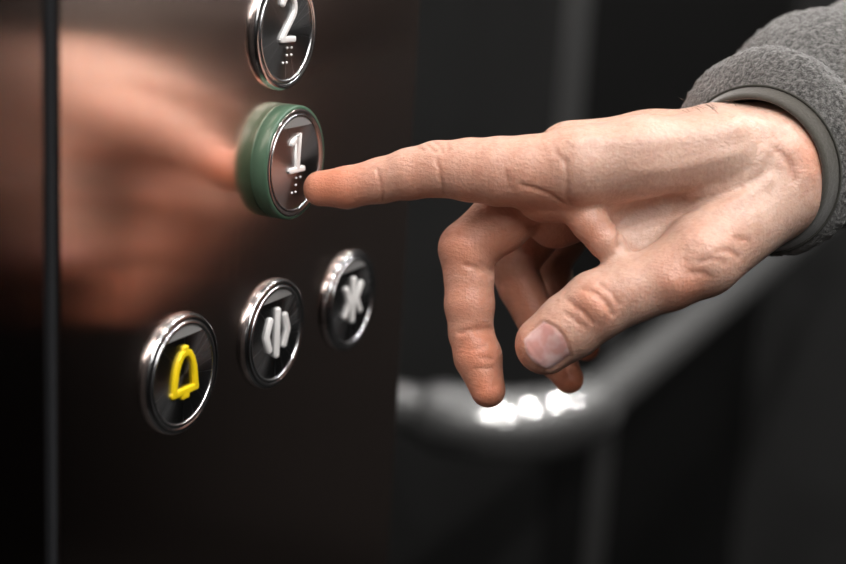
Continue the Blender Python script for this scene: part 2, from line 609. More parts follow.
PALM = [
    [[24.87, 64.46, 94.22, 11.42], [34.61, 67.81, 110.77, 11.42]],
    [[34.61, 67.81, 110.77, 11.42], [48.93, 70.08, 130.45, 12.13]],
    [[48.93, 70.08, 130.45, 12.13], [64.38, 68.1, 147.67, 13.14]],
    [[46.32, 62.53, 84.65, 12.13], [56.87, 66.98, 107.29, 11.62]],
    [[56.87, 66.98, 107.29, 11.62], [66.0, 70.02, 127.69, 12.43]],
    [[66.0, 70.02, 127.69, 12.43], [74.58, 70.28, 143.6, 14.15]],
    [[69.51, 57.45, 83.21, 11.12], [79.94, 63.47, 114.59, 12.13]],
    [[79.94, 63.47, 114.59, 12.13], [89.58, 65.27, 144.28, 14.15]],
    [[88.04, 50.08, 83.01, 10.11], [94.66, 54.26, 122.13, 13.14]],
    [[94.66, 54.26, 122.13, 13.14], [95.65, 57.42, 142.24, 14.15]],
    [[27.55, 54.8, 83.44, 9.7], [35.74, 55.0, 98.54, 9.1]],
    [[44.14, 43.19, 81.59, 9.6], [51.53, 49.74, 93.64, 10.11]],
    [[34.95, 39.7, 133.31, 11.12], [60.37, 58.61, 149.65, 12.63]],
    [[47.07, 41.87, 125.95, 10.11], [65.87, 54.48, 144.14, 14.15]],
    [[64.9, 63.1, 141.88, 18.7], [98.35, 65.38, 149.4, 19.71]],
    [[98.35, 65.38, 149.4, 19.71], [186.9, 71.43, 169.28, 29.31]],
]
WEB = [[[25.94, 53.16, 90.88, 4.24], [25.41, 47.14, 99.53, 4.85], [25.51, 42.22, 105.17, 4.65], [26.05, 39.09, 108.22, 3.64]]]
TRI = [[[27.73, 63.98, 93.24], [85.16, 50.59, 83.94], [75.86, 68.04, 145.22], 10.0], [[34.45, 54.07, 95.07], [37.07, 37.8, 112.97], [54.42, 55.43, 138.68], 5.0]]
NAIL = {"c": [6.13, 11.22, 95.47], "a": [-0.2495, -0.6871, -0.6824], "n": [-0.9678, 0.201, 0.1515]}
SLEEVE = {"c": [62.13, 62.73, 138.57], "axis": [0.9735, 0.0665, 0.2187], "up": [0.1956, 0.9681, -0.1566]}
RELIEF = [
    [[[5.95, 58.12, 34.77], [5.39, 57.2, 35.35], [5.28, 56.2, 35.7], [5.17, 55.2, 36.06], [5.05, 54.19, 36.41], [5.16, 53.14, 36.65], [5.48, 52.05, 36.78], [5.96, 50.79, 36.73], [6.88, 49.44, 36.45], [8.24, 47.99, 35.96]], 0.55, -0.5850000000000001],
    [[[8.3, 63.38, 53.89], [7.96, 62.24, 54.47], [7.63, 61.1, 55.04], [7.52, 59.92, 55.51], [7.59, 58.68, 55.79], [7.89, 57.41, 55.97], [8.18, 56.13, 56.15], [8.7, 55.0, 56.1], [9.44, 53.82, 55.95], [10.63, 52.54, 55.6]], 0.6, -0.7150000000000001],
    [[[13.7, 67.31, 47.26], [11.89, 67.09, 49.01], [10.98, 66.72, 50.33], [10.27, 66.16, 51.57], [9.77, 65.57, 52.71]], 0.6, -0.45499999999999996],
    [[[14.69, 68.11, 49.53], [12.91, 67.74, 51.43], [11.81, 67.26, 53.02], [10.92, 66.54, 54.0], [10.04, 65.81, 54.97]], 0.6, -0.45499999999999996],
    [[[14.01, 68.31, 54.69], [12.11, 67.58, 55.95], [11.03, 66.83, 56.5], [10.16, 66.04, 56.95]], 0.6, -0.325],
    [[[12.88, 66.18, 44.93], [10.92, 66.0, 46.94], [10.08, 65.65, 48.41]], 0.6, -0.39],
    [[[9.0, 62.44, 76.86], [9.12, 61.23, 77.23], [9.25, 60.03, 77.6], [9.33, 58.96, 77.82], [9.65, 57.85, 77.94]], 0.7, -0.39],
    [[[10.1, 58.93, 81.95], [10.41, 58.72, 83.37], [10.96, 58.46, 84.7], [11.5, 58.2, 86.03], [12.11, 57.81, 86.97], [12.49, 57.47, 87.99], [13.1, 57.08, 88.93], [13.71, 56.69, 89.87], [14.54, 55.86, 90.93], [15.6, 54.98, 91.91], [16.67, 54.1, 92.89], [17.96, 53.17, 93.8]], 0.7, -0.65],
    [[[12.91, 67.82, 94.37], [12.71, 66.51, 94.72], [12.51, 65.21, 95.07], [12.54, 63.87, 95.33], [12.58, 62.52, 95.6], [12.98, 61.08, 95.5], [13.39, 59.63, 95.4], [14.03, 58.13, 95.21], [14.89, 56.58, 94.95], [16.53, 54.97, 95.14], [18.39, 53.31, 95.26]], 0.7, -0.5850000000000001],
    [[[13.97, 70.31, 90.87], [13.34, 69.37, 91.91], [12.94, 68.39, 92.87], [12.78, 67.37, 93.74], [12.61, 66.36, 94.61]], 0.7, -0.39],
    [[[17.09, 29.41, 61.93], [17.58, 29.18, 63.13], [18.07, 28.94, 64.33], [19.01, 28.59, 65.34], [19.63, 28.29, 66.25], [20.71, 27.86, 66.98], [21.78, 27.44, 67.72], [23.29, 27.05, 68.15], [25.03, 26.6, 68.5]], 0.7, -0.9099999999999999],
    [[[19.8, 30.5, 65.9], [20.83, 29.88, 66.66], [21.87, 29.25, 67.43], [23.35, 28.51, 68.01]], 0.6, -0.52],
    [[[13.13, 7.95, 63.13], [13.21, 8.46, 64.23], [13.29, 8.97, 65.32], [13.59, 9.41, 66.32], [14.25, 9.53, 67.68], [15.14, 9.59, 68.95], [16.47, 9.51, 70.03], [18.25, 9.3, 70.94], [19.48, 8.99, 71.32], [21.15, 8.55, 71.51]], 0.7, -0.9750000000000001],
    [[[19.89, 27.93, 66.4], [20.76, 27.57, 67.27], [22.08, 27.09, 67.96], [23.0, 26.8, 68.29], [24.38, 26.38, 68.44]], 1.4, -1.265],
    [[[14.99, 9.2, 68.87], [16.02, 9.29, 69.81], [17.27, 9.31, 70.66], [18.22, 9.14, 70.97], [19.17, 8.98, 71.27]], 1.5, -1.265],
    [[[11.95, 1.69, 71.09], [12.74, 1.54, 72.27], [13.53, 1.39, 73.44], [14.76, 1.1, 74.44]], 0.5, -0.45499999999999996],
    [[[11.13, -2.08, 70.34], [11.5, -1.88, 71.64], [12.32, -1.84, 72.76], [13.13, -1.8, 73.88], [14.17, -1.83, 74.92]], 0.5, -0.45499999999999996],
    [[[12.04, 3.39, 67.8], [12.41, 3.92, 68.9], [13.0, 4.37, 69.91], [13.6, 4.83, 70.93], [14.64, 5.14, 71.76]], 0.5, -0.325],
    [[[10.57, 29.9, 104.03], [10.1, 29.68, 105.6], [10.1, 29.34, 107.02], [10.09, 29.0, 108.43], [9.88, 28.31, 109.63], [10.14, 27.49, 110.67], [10.16, 26.74, 111.79], [10.44, 25.64, 112.44], [10.49, 24.61, 113.15], [11.0, 23.44, 113.72]], 0.7, -0.9750000000000001],
    [[[12.37, 31.7, 108.68], [12.16, 31.21, 109.75], [11.95, 30.73, 110.82], [11.98, 30.18, 111.81], [12.0, 29.64, 112.8], [11.86, 28.67, 113.68], [11.94, 27.64, 114.49], [12.26, 26.55, 115.22]], 0.7, -0.45499999999999996],
    [[[9.54, 25.82, 99.94], [8.83, 25.43, 101.09], [8.58, 24.92, 102.09], [8.1, 24.47, 103.16], [8.01, 23.94, 104.52], [7.92, 23.41, 105.88], [7.84, 22.54, 106.83], [8.23, 21.55, 107.64], [8.38, 20.62, 108.52]], 0.7, -0.65],
    [[[7.06, 22.05, 100.53], [6.9, 21.56, 101.7], [6.97, 21.0, 102.8], [7.04, 20.44, 103.9], [7.34, 19.81, 104.91], [7.63, 19.19, 105.93], [7.93, 18.56, 106.95]], 0.7, -0.52],
    [[[8.95, 27.24, 105.8], [8.79, 26.75, 106.97], [8.62, 26.25, 108.14], [8.92, 25.63, 109.15], [9.02, 24.88, 109.82], [9.12, 24.14, 110.49], [9.23, 23.4, 111.15]], 2.2, 0.6325],
    [[[22.77, 41.9, 110.32], [23.05, 43.09, 110.22], [23.57, 44.23, 110.05], [24.33, 45.33, 109.8], [26.03, 46.22, 109.27], [30.82, 46.48, 107.79], [31.11, 47.69, 107.69]], 0.9, -2.21],
    [[[31.91, 49.64, 108.87], [32.77, 50.09, 109.85], [33.39, 50.58, 110.91], [34.02, 51.08, 111.96], [34.64, 51.57, 113.01], [35.27, 52.07, 114.07], [35.92, 52.45, 115.25], [36.57, 52.83, 116.44], [36.99, 53.26, 117.69], [37.64, 53.64, 118.87], [38.05, 54.07, 120.12]], 4.5, -2.53],
    [[[30.48, 47.1, 107.3], [31.41, 48.13, 108.09], [32.11, 49.2, 108.96], [32.57, 50.32, 109.89]], 2.0, -0.9199999999999999],
    [[[36.16, 49.47, 123.7], [34.84, 50.28, 125.27], [33.75, 51.03, 126.76], [32.9, 51.74, 128.19], [32.77, 52.29, 129.42], [32.64, 52.85, 130.64], [32.75, 53.36, 131.81], [32.89, 53.88, 133.02], [33.27, 54.36, 134.17], [33.41, 54.88, 135.38], [34.03, 55.3, 136.48], [34.41, 55.78, 137.62], [35.05, 56.44, 138.62], [35.7, 57.1, 139.62], [36.34, 57.75, 140.62], [37.23, 58.37, 141.56], [37.87, 59.03, 142.56], [38.77, 59.64, 143.51], [39.67, 60.41, 144.38], [40.82, 61.13, 145.21], [41.72, 61.89, 146.09], [42.62, 62.65, 146.97], [43.27, 63.46, 147.9], [44.18, 64.23, 148.79]], 2.2, 0.8624999999999999],
    [[[39.49, 56.93, 126.44], [39.15, 57.53, 127.8], [38.8, 58.12, 129.14], [38.7, 58.68, 130.42], [38.34, 59.27, 131.76], [38.48, 59.78, 132.98], [38.37, 60.33, 134.25], [38.51, 60.88, 135.45], [38.89, 61.39, 136.59], [39.28, 61.9, 137.73], [39.66, 62.41, 138.87], [40.04, 62.92, 140.01], [40.67, 63.39, 141.09], [41.02, 64.2, 141.96], [41.61, 64.97, 142.78], [42.2, 65.74, 143.6], [42.79, 66.51, 144.42], [43.38, 67.28, 145.24], [43.63, 68.68, 145.56], [44.13, 70.04, 145.82], [44.63, 71.4, 146.09], [45.38, 72.72, 146.3]], 1.6, 0.6325],
    [[[16.67, 73.59, 95.37], [17.02, 73.67, 96.68], [17.6, 73.72, 97.91], [18.18, 73.77, 99.14], [18.76, 73.82, 100.36], [19.58, 73.84, 101.51], [20.16, 73.89, 102.74], [20.5, 73.97, 104.04], [21.09, 74.02, 105.27], [21.43, 74.11, 106.57], [21.77, 74.19, 107.87], [22.15, 74.42, 109.18], [22.78, 74.61, 110.41], [23.16, 74.84, 111.72], [23.54, 75.07, 113.02], [24.16, 75.26, 114.25], [24.79, 75.45, 115.49], [25.65, 75.61, 116.65], [26.52, 75.77, 117.81], [27.63, 75.9, 118.91], [28.74, 76.02, 120.0], [29.61, 76.18, 121.17], [30.72, 76.31, 122.28], [31.83, 76.43, 123.38], [32.96, 76.64, 124.47], [33.85, 76.88, 125.63], [34.49, 77.16, 126.84], [35.37, 77.4, 128.0], [36.02, 77.68, 129.22], [36.66, 77.96, 130.44], [37.3, 78.23, 131.66], [37.94, 78.51, 132.88], [38.58, 78.79, 134.1], [39.47, 79.03, 135.26], [40.36, 79.28, 136.43], [41.5, 79.49, 137.53]], 3.0, 0.6325],
    [[[22.07, 65.58, 114.9], [22.69, 65.82, 116.11], [23.31, 66.05, 117.31], [23.94, 66.29, 118.52], [24.8, 66.49, 119.66], [25.67, 66.69, 120.79], [26.78, 66.85, 121.87], [27.64, 67.05, 123.01], [28.76, 67.21, 124.09], [29.87, 67.37, 125.17], [30.74, 67.57, 126.32], [31.61, 67.78, 127.47], [32.28, 68.23, 128.65], [32.95, 68.68, 129.83], [33.62, 69.14, 131.0], [34.05, 69.63, 132.24], [34.72, 70.08, 133.42], [35.39, 70.53, 134.6], [36.06, 70.99, 135.78], [36.73, 71.44, 136.96], [37.4, 71.89, 138.13], [38.32, 72.31, 139.26], [39.48, 72.69, 140.32]], 2.0, 0.40249999999999997],
    [[[42.42, 80.28, 137.22], [43.74, 80.62, 138.02], [45.3, 80.94, 138.76], [46.87, 81.25, 139.51], [48.95, 81.51, 140.15], [49.37, 81.2, 141.25], [50.04, 80.86, 142.3], [50.47, 80.56, 143.4], [50.89, 80.25, 144.5]], 4, 0.69],
    [[[21.92, 41.0, 136.05], [22.27, 41.51, 137.12], [22.87, 41.97, 138.13], [23.46, 42.42, 139.15], [23.9, 42.11, 140.29], [24.58, 41.74, 141.37], [25.51, 41.31, 142.4]], 0.9, -0.45499999999999996],
    [[[24.33, 44.23, 139.94], [25.13, 44.44, 140.93], [26.17, 44.6, 141.86], [27.22, 44.75, 142.8], [28.02, 44.13, 143.69], [28.82, 43.5, 144.57], [29.87, 42.81, 145.41]], 0.9, -0.45499999999999996],
    [[[21.0, 37.7, 133.58], [21.28, 37.83, 134.72], [21.8, 37.9, 135.8], [22.08, 38.03, 136.94], [22.72, 37.46, 138.05], [23.36, 36.89, 139.17]], 0.9, -0.39],
    [[[30.05, 48.11, 143.86], [31.07, 47.89, 144.95], [32.08, 47.67, 146.05], [33.1, 47.45, 147.15]], 0.9, -0.39],
    [[[18.44, 33.79, 129.16], [18.93, 33.71, 130.27], [19.66, 33.58, 131.31], [20.39, 33.45, 132.35], [21.12, 33.31, 133.4]], 4, 0.8049999999999999],
    [[[52.0, 73.57, 154.57], [52.24, 72.64, 155.65], [52.73, 71.67, 156.68], [52.98, 70.74, 157.77], [52.82, 69.56, 158.14], [52.67, 68.39, 158.52], [52.27, 67.25, 158.94]], 4, 0.9199999999999999],
    [[[48.35, 73.42, 149.85], [48.56, 72.51, 150.83], [48.76, 71.61, 151.81], [48.96, 70.7, 152.79], [49.16, 69.79, 153.78], [49.1, 68.7, 154.3], [48.79, 67.65, 154.87], [48.73, 66.56, 155.39], [48.67, 65.47, 155.92]], 1.2, -0.52],
]
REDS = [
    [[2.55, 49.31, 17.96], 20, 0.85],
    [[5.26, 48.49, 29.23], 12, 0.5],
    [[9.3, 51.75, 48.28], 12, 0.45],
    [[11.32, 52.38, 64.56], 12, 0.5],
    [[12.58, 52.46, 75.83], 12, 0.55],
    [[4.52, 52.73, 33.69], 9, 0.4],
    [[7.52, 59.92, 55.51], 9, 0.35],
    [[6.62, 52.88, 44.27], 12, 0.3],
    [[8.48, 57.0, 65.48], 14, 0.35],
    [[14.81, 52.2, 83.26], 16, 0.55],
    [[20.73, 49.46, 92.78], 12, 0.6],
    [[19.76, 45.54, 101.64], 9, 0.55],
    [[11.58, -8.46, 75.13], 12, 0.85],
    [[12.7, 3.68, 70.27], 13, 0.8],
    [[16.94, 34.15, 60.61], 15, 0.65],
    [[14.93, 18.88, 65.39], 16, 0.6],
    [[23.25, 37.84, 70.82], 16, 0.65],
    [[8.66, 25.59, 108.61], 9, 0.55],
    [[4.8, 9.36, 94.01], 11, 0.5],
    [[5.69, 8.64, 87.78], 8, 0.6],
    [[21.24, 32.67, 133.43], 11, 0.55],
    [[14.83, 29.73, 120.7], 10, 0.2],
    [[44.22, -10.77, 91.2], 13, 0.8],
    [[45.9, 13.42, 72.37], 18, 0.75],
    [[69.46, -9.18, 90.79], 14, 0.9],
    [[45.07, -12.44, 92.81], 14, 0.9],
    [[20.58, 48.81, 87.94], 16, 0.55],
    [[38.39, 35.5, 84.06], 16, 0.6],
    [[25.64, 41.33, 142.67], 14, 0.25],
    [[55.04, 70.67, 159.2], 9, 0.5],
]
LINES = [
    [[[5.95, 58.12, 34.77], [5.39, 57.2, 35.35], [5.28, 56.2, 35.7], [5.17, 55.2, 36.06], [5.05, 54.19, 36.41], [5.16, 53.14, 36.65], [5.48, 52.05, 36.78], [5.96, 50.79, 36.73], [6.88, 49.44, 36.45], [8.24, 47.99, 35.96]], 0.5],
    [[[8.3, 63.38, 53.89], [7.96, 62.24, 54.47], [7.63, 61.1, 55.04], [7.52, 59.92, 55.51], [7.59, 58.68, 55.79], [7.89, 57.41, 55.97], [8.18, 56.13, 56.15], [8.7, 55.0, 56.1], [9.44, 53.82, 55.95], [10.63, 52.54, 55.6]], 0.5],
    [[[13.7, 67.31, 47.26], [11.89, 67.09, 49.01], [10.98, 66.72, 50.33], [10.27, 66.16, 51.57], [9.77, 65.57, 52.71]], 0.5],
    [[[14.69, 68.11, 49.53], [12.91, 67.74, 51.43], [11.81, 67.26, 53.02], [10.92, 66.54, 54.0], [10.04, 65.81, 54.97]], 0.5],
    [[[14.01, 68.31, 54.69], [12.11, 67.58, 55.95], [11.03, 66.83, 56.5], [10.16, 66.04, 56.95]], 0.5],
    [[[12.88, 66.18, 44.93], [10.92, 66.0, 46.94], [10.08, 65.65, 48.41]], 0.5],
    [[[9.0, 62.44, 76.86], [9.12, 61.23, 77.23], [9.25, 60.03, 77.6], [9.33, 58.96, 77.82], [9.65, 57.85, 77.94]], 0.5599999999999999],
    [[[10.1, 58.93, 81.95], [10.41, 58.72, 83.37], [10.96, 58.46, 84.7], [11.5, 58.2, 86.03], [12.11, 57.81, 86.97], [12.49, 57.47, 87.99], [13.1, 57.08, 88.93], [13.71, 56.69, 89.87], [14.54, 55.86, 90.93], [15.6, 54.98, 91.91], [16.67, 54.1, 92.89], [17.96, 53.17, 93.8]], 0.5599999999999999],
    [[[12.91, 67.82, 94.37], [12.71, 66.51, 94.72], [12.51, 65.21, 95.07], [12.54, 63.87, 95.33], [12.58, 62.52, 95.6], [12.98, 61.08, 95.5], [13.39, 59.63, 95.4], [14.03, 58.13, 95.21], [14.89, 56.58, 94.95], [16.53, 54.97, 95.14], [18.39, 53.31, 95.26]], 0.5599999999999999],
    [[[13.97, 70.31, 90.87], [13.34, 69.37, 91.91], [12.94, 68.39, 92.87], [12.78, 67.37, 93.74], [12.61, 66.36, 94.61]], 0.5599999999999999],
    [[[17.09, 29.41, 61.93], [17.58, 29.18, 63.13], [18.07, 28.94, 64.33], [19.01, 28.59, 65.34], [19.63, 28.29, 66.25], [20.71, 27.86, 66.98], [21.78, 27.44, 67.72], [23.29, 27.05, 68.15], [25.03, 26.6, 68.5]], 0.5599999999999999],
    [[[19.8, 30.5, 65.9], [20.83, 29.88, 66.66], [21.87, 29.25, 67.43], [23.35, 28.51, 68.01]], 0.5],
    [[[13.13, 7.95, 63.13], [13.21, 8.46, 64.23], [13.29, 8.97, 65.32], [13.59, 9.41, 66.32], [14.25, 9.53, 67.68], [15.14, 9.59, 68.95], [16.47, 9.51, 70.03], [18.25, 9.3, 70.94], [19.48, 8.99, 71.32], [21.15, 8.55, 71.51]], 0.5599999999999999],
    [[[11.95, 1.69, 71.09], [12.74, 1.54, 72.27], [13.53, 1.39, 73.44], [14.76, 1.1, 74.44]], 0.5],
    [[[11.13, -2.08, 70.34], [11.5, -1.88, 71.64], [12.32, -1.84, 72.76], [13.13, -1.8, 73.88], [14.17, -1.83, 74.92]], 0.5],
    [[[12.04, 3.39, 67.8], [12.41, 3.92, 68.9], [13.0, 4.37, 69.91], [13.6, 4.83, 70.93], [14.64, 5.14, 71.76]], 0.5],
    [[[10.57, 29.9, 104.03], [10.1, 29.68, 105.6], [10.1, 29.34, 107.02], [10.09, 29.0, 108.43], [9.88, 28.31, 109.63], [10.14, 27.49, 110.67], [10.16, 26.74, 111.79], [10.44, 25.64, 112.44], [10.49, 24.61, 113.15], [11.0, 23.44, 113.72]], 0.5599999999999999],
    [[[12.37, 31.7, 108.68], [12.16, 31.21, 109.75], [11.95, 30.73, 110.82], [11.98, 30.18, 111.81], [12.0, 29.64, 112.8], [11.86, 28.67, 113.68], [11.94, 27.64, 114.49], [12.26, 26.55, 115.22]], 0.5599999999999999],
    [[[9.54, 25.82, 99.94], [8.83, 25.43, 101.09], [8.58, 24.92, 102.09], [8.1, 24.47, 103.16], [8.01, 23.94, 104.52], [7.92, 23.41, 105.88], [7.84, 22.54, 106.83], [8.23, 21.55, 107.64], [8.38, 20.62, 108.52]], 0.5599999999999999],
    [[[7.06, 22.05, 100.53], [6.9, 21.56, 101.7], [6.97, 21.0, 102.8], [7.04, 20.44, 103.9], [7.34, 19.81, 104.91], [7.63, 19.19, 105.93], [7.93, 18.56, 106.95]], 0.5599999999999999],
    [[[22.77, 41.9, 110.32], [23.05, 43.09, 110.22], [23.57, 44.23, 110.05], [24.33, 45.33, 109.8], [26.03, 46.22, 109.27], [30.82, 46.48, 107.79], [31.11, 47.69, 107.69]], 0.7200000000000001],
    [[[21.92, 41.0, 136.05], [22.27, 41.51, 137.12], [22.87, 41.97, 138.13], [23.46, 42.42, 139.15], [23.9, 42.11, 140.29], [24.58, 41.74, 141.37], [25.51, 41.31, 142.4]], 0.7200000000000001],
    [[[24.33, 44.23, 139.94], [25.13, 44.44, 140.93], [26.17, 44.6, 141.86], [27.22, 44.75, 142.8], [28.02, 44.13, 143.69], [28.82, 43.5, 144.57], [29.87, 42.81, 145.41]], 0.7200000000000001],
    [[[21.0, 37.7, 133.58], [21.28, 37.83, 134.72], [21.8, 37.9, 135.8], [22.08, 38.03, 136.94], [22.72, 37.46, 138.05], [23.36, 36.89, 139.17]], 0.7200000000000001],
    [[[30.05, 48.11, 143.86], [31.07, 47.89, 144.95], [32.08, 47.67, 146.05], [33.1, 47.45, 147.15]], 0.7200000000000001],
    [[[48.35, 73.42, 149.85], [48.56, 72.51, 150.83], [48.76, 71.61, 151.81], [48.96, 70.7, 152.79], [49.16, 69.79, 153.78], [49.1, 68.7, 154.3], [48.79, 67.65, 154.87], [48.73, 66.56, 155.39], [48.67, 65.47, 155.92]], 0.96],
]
HAIRS = [[[46.78, 83.84, 128.55], 5, 12], [[62.39, 84.1, 135.11], 4, 5], [[57.83, 81.54, 119.43], 5, 6]]
KPALM = {"index": 6, "middle": 4, "ring": 4, "pinky": 4, "thumb": 8}
VOX = 0.65



class Grid:
    def __init__(self, lo, hi, h):
        self.lo = np.array(lo, np.float32)
        self.h = h
        self.n = [int(math.ceil((b - a) / h)) + 1 for a, b in zip(lo, hi)]
        self.ax = [self.lo[i] + h * np.arange(self.n[i], dtype=np.float32) for i in range(3)]

    def sub(self, a, b, pad):
        sl = []
        for i in range(3):
            i0 = max(int((min(a[i], b[i]) - pad - self.lo[i]) / self.h), 0)
            i1 = min(int((max(a[i], b[i]) + pad - self.lo[i]) / self.h) + 2, self.n[i])
            sl.append(slice(i0, max(i1, i0 + 1)))
        return tuple(sl)

    def pts(self, sl):
        return [self.ax[i][sl[i]].reshape([-1 if j == i else 1 for j in range(3)]) for i in range(3)]


def smin(a, b, k):
    h = np.maximum(k - np.abs(a - b), 0) / k
    return np.minimum(a, b) - h * h * h * k * (1 / 6.0)


def d_cone(p, a, b):
    ax, ay, az, ra = a
    dx, dy, dz = b[0] - ax, b[1] - ay, b[2] - az
    L2 = dx * dx + dy * dy + dz * dz + 1e-9
    x, y, z = p[0] - ax, p[1] - ay, p[2] - az
    t = np.clip((x * dx + y * dy + z * dz) / L2, 0, 1)
    return np.sqrt((x - t * dx) ** 2 + (y - t * dy) ** 2 + (z - t * dz) ** 2) - (ra + t * (b[3] - ra))


def d_tri(p, tri):
    A, B, C3, r = [np.array(q, np.float32) for q in tri[:3]] + [tri[3]]
    X = np.stack(np.broadcast_arrays(*p), -1).astype(np.float32)
    ba, cb, ac = B - A, C3 - B, A - C3
    nor = np.cross(ba, ac)
    pa, pb, pc = X - A, X - B, X - C3

    def edge(e, q):
        t = np.clip((q @ e) / (e @ e), 0, 1)
        w = q - t[..., None] * e
        return (w * w).sum(-1)
    inside = (np.sign(pa @ np.cross(ba, nor)) + np.sign(pb @ np.cross(cb, nor)) + np.sign(pc @ np.cross(ac, nor))) < 2
    d = np.where(inside, np.minimum(np.minimum(edge(ba, pa), edge(cb, pb)), edge(ac, pc)), (pa @ nor) ** 2 / (nor @ nor))
    return np.sqrt(d) - r


def build_hand(h):
    nodes = np.array([q for c in FING.values() for q in c] + [q for ab in PALM for q in ab])
    G = Grid((nodes[:, :3] - nodes[:, 3:]).min(0) - 4, (nodes[:, :3] + nodes[:, 3:]).max(0) + 4, h)
    BIG = 50.0

    def fresh():
        return np.full(G.n, BIG, np.float32)

    def add_cone(F, a, b, k):
        pad = max(a[3], b[3]) + k + 3
        sl = G.sub(a, b, pad)
        F[sl] = smin(F[sl], d_cone(G.pts(sl), a, b), k)

    palm = fresh()
    for a, b in PALM:
        add_cone(palm, a, b, 9.0)
    for t in TRI:
        P3 = np.array(t[:3])
        sl = G.sub(P3.min(0), P3.max(0), t[3] + 12)
        palm[sl] = smin(palm[sl], d_tri(G.pts(sl), t), 8.0)
    for w in WEB:
        for i in range(len(w) - 1):
            add_cone(palm, w[i], w[i + 1], 4.5)
    total = palm.copy()
    for name in ('index', 'middle', 'ring', 'pinky', 'thumb'):
        ch = FING[name]
        f = fresh()
        for i in range(len(ch) - 1):
            add_cone(f, ch[i], ch[i + 1], 2.5)
        total = smin(total, smin(f, palm, KPALM.get(name, 5.0)), 1.0)
    # tendons, veins, knuckles: gentle ridges; creases and hollows: grooves
    for pts, w, amp in RELIEF:
        q = np.array(pts, np.float32)
        sl = G.sub(q.min(0), q.max(0), 3 * w)
        p = G.pts(sl)
        best = None
        for i in range(len(q) - 1):
            d = d_cone(p, (*q[i], 0.0), (*q[i + 1], 0.0))
            best = d if best is None else np.minimum(best, d)
        total[sl] -= amp * np.exp(-(best / w) ** 2)
    return G, total


def sample(G, F, X):
    q = (X - G.lo) / G.h
    i = np.clip(np.floor(q).astype(int), 0, np.array(G.n) - 2)
    f = q - i
    o = 0
    for dx in (0, 1):
        for dy in (0, 1):
            for dz in (0, 1):
                w = (f[:, 0] if dx else 1 - f[:, 0]) * (f[:, 1] if dy else 1 - f[:, 1]) * (f[:, 2] if dz else 1 - f[:, 2])
                o = o + w * F[i[:, 0] + dx, i[:, 1] + dy, i[:, 2] + dz]
    return o


def surface_nets(G, F):
    s = F < 0
    nx, ny, nz = F.shape
    cnt = np.zeros((nx - 1, ny - 1, nz - 1), np.uint8)
    for dx in (0, 1):
        for dy in (0, 1):
            for dz in (0, 1):
                cnt += s[dx:nx - 1 + dx, dy:ny - 1 + dy, dz:nz - 1 + dz]
    act = (cnt > 0) & (cnt < 8)
    idx = np.full(act.shape, -1, np.int64)
    cells = np.argwhere(act)
    idx[act] = np.arange(len(cells))
    acc = np.zeros((len(cells), 3))
    num = np.zeros(len(cells))
    I, J, K = cells.T
    corners = [(a, b, c) for a in (0, 1) for b in (0, 1) for c in (0, 1)]
    for a in corners:
        for d in range(3):
            if a[d]:
                continue
            b = list(a)
            b[d] = 1
            fa = F[I + a[0], J + a[1], K + a[2]]
            fb = F[I + b[0], J + b[1], K + b[2]]
            cr = (fa < 0) != (fb < 0)
            t = np.where(cr, fa / np.where(cr, fa - fb, 1), 0)
            pos = np.array(a, float) + 0 * t[:, None]
            pos[:, d] += t
            acc += pos * cr[:, None]
            num += cr
    V = (cells + acc / num[:, None]) * G.h + G.lo
    faces = []
    for d in range(3):
        e, f = [x for x in range(3) if x != d]
        sl0 = [slice(1, -1)] * 3
        sl1 = [slice(1, -1)] * 3
        sl0[d] = slice(0, -1)
        sl1[d] = slice(1, None)
        A, B = s[tuple(sl0)], s[tuple(sl1)]
        ch = np.argwhere(A != B)
        off = np.array([1, 1, 1])
        off[d] = 0
        c = ch + off
        inward = A[tuple(ch.T)]

        def cell(de, df):
            q = c.copy()
            q[:, e] -= de
            q[:, f] -= df
            return idx[tuple(q.T)]
        quad = np.stack([cell(1, 1), cell(0, 1), cell(0, 0), cell(1, 0)], 1)
        flip = inward if d != 1 else ~inward
        quad = np.where(flip[:, None], quad, quad[:, ::-1])
        faces.append(quad)
    return V, np.concatenate(faces)


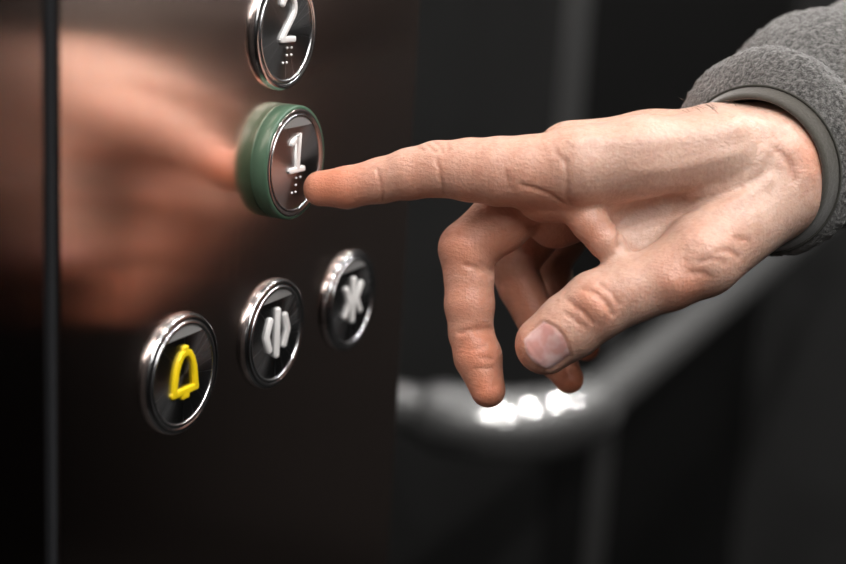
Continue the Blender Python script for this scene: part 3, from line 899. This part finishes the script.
def hand_mesh(h):
    G, F = build_hand(h)
    V, Q = surface_nets(G, F)
    for it in range(3):                       # pull the vertices onto the surface
        d = sample(G, F, V)
        g = np.stack([sample(G, F, V + e) - sample(G, F, V - e) for e in np.eye(3) * h * .8], 1)
        g /= np.linalg.norm(g, axis=1)[:, None] + 1e-9
        V = V - g * (d * .8)[:, None]
    N = g
    # nail plate of the thumb
    c, a, n = (np.array(NAIL[k]) for k in ('c', 'a', 'n'))
    s = np.cross(n, a)
    rel = V - c
    la, ls = rel @ a, rel @ s
    facing = N @ n
    hw = 6.3 - .05 * np.maximum(la, 0) ** 1.2
    ed = np.maximum(np.abs(ls) - hw, np.maximum(-la - 6.3 + .06 * ls ** 2, la - 6.3 + .055 * ls ** 2))   # <0 inside the plate
    near = (np.abs(rel @ n) < 12) & (facing > .1)
    nail = np.where(near, np.clip(.5 - ed / .7, 0, 1), 0)
    lip = np.where(near & (la < 5.5), np.exp(-((ed - .1) / .55) ** 2) * .26 - np.exp(-((ed - 1.3) / .9) ** 2) * .25, 0)
    V = V - N * lip[:, None]
    V = V + N * (nail * .1 + np.where(near & (la > 4.5), nail * .25, 0))[:, None]
    # redness over knuckles and fingertips; warm shading painted along the finger undersides
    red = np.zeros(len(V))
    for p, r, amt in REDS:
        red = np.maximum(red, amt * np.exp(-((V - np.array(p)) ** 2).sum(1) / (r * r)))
    crease = np.zeros(len(V))  # dark reddish tint along the skin creases
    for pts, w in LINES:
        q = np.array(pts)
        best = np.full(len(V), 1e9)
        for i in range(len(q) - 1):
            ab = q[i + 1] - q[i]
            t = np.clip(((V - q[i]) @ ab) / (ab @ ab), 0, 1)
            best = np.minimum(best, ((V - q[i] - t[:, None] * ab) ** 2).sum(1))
        crease = np.maximum(crease, np.exp(-best / (w * w)) * .5)
    return V, Q, np.stack([red * (1 - nail), nail, crease * (1 - nail), np.ones(len(V))], 1)


V, Q, T = hand_mesh(VOX)
hand_origin = (56.0, 70.0, 155.0)
me = local_mesh('person', V, Q.tolist(), hand_origin)
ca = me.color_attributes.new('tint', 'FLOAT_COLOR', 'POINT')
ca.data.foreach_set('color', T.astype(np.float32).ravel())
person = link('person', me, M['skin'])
person.location = W(hand_origin)
tag(person, 'person reaching in with one hand, index finger on the green button, grey fleece sleeve', 'person')


# fine hairs along the back of the wrist
HV, HF = [], []
rng = random.Random(9)
for p, spread, cnt in HAIRS:
    d2 = ((V - np.array(p)) ** 2).sum(1)
    cand = np.where(d2 < spread * spread)[0]
    for _ in range(cnt):
        base = V[cand[rng.randrange(len(cand))]]
        grow = np.array([-.35 + rng.uniform(-.3, .3), .62 + rng.uniform(-.25, .25), -.55 + rng.uniform(-.3, .3)])
        bend = np.array([-.5, -.25, -.35]) * rng.uniform(.3, 1.0)
        ln = rng.uniform(2.5, 5.5)
        pts = [base + grow * ln * k / 5 + bend * ln * (k / 5) ** 2 for k in range(6)]
        hv, hf = tube(pts, [.045, .045, .04, .035, .03, .015], 5)
        HF += [tuple(x + len(HV) for x in f) for f in hf]
        HV += list(hv)
if HV:
    o = link('arm_hair', local_mesh('arm_hair', HV, HF, hand_origin), M['hairs'], person)
    o['kind'] = 'stuff'


# ------------------------------------------------------------------ sleeve
def sleeve_frame():
    c = np.array(SLEEVE['c'])
    A = np.array(SLEEVE['axis'])
    U = np.array(SLEEVE['up'])
    U = U - A * (U @ A)
    U /= np.linalg.norm(U)
    S = np.cross(A, U)
    return c, A / np.linalg.norm(A), U, S


def loft(rows, seg):
    F = []
    n = len(rows)
    for i in range(n - 1):
        for k in range(seg):
            k2 = (k + 1) % seg
            F.append((i * seg + k, i * seg + k2, (i + 1) * seg + k2, (i + 1) * seg + k))
    return np.concatenate(rows), F


def sleeve_ring(s, r_up, r_side, seg, shift=0.0, fold=0.0):
    c, A, U, S = sleeve_frame()
    th = np.arange(seg) * 2 * math.pi / seg
    centre = c + A * s + U * shift + BEND(s)
    ru = r_up * (1 + fold * np.cos(th))
    return centre + np.cos(th)[:, None] * U * ru[:, None] + np.sin(th)[:, None] * S * r_side


def BEND(s):
    c, A, U, S = sleeve_frame()
    t = min(max(s - 10, 0), 95)
    return U * (.0006 * t * t)


SEG = 360
SLEN = 240
prof_body = []
for i in range(230):
    s = 6.0 + (i * .7 if i < 130 else 91.0 + (i - 130) * 3.0)
    g = lambda m, w: math.exp(-((s - m) / w) ** 2)
    on = 1 - math.exp(-(s - 6) / 2.5)
    r = 26.9 + on * (3.6 + .045 * s + 3.2 * g(14, 7) - 7.0 * g(31, 8) + 5 * g(54, 13) - 2.5 * g(84, 12) + 3 * g(110, 18))
    prof_body.append((s, r))
rows = [sleeve_ring(s, r, r * 1.02, SEG, shift=3.4 * (1 - math.exp(-(s - 6) / 6.0)), fold=(1 - math.exp(-(s - 6) / 4.0)) * (.07 + .07 * math.exp(-((s - 54) / 20.0) ** 2))) for s, r in prof_body]
V, F = loft(rows, SEG)
# nubs of the pile
nv = []
c0, A0, U0, S0 = sleeve_frame()
for p in V:
    q = Vector(p)
    a = noise.noise(q * .42) * .6 + noise.noise(q * .85) * .6 + noise.noise(q * .07) * 1.2
    a *= min(max(((np.array(p) - c0) @ A0 - 6.5) / 6.0, 0), 1)
    d = np.array(p) - c0 - A0 * ((np.array(p) - c0) @ A0)
    nv.append(p + d / (np.linalg.norm(d) + 1e-6) * a)
V = np.array(nv)
F.append(tuple(len(V) - SEG + k for k in range(SEG)))
o = link('sleeve', local_mesh('sleeve', V, F, hand_origin), M['fleece'], person)
hem_rows = [sleeve_ring(s, r, r * 1.03, SEG) for s, r in ((12, 23.6), (2.0, 23.6), (.4, 24.0), (0, 24.6), (.3, 25.3), (1.6, 25.8), (4, 26.4), (6, 27.0), (7.5, 27.6))]
V, F = loft(hem_rows, SEG)
hem = link('cuff_hem', local_mesh('cuff_hem', V, F, hand_origin), M['hem'], o)
seam_pts = sleeve_ring(6.2, 27.5, 27.5 * 1.03, 180)
V, F = tube(list(seam_pts) + [seam_pts[0]], .38, 8, False)
link('cuff_seam', local_mesh('cuff_seam', V, F, hand_origin), M['thread'], o)

# ------------------------------------------------------------------ lamps
LAMPS = [(-640, 400), (-10, 400), (620, 400), (1250, 400), (-420, 960), (210, 960), (840, 960), (1470, 960)]
for i, (lu, ln) in enumerate(LAMPS):
    r = empty('ceiling_downlight', W((lu, CE, ln)))
    tag(r, 'small round recessed downlight in the lift ceiling', 'ceiling light', 'downlights in the lift ceiling')
    V, F = tube([(lu, CE, ln), (lu, CE - 6, ln), (lu, CE - 8, ln)], [56.0, 56.0, 48.0], 40)
    link('bezel', local_mesh('bezel', V, F, (lu, CE, ln)), M['chrome'], r)
    V, F = tube([(lu, CE - 8, ln), (lu, CE - 9.5, ln)], [43.0, 42.0], 40)
    link('lens', local_mesh('lens', V, F, (lu, CE, ln)), M['lamp'], r)


def area(name, loc, target, size, power, col=(1, 1, 1), sy=None):
    l = bpy.data.lights.new(name, 'AREA')
    l.energy = power
    l.color = col
    l.shape = 'RECTANGLE'
    l.size = size
    l.size_y = sy or size
    o = bpy.data.objects.new(name, l)
    COL.objects.link(o)
    o.location = W(loc)
    d = W(target) - W(loc)
    o.rotation_euler = d.to_track_quat('-Z', 'Y').to_euler()
    return o


area('front_fill', (UL + 60, 760, 560), (40, 30, 100), .7, 13, (1, .97, .94))  # unseen area lamp added as front fill for the hand; no doorway built


w = bpy.data.worlds.new('world')
scene.world = w
w.use_nodes = True
w.node_tree.nodes['Background'].inputs[0].default_value = (.02, .02, .02, 1)
w.node_tree.nodes['Background'].inputs[1].default_value = 1

# ------------------------------------------------------------------ camera
cam = bpy.data.cameras.new('camera')
co = bpy.data.objects.new('camera', cam)
COL.objects.link(co)
co.matrix_world = Matrix(((0.432268, 0.195561, -0.880284, -0.394251), (-0.899863, 0.156586, -0.407096, -0.237778), (0.058228, 0.96811, 0.243665, 1.185343), (0, 0, 0, 1)))
cam.lens = 61.2766
cam.dof.use_dof = True
cam.dof.focus_distance = 0.454
cam.dof.aperture_fstop = 5.4

cam.sensor_width = 36
cam.sensor_fit = 'HORIZONTAL'
cam.clip_start = .02
scene.camera = co

scene.view_settings.view_transform = 'Standard'
scene.view_settings.look = 'None'
scene.view_settings.exposure = 0.04
scene.view_settings.gamma = 1
scene.view_settings.use_curve_mapping = False
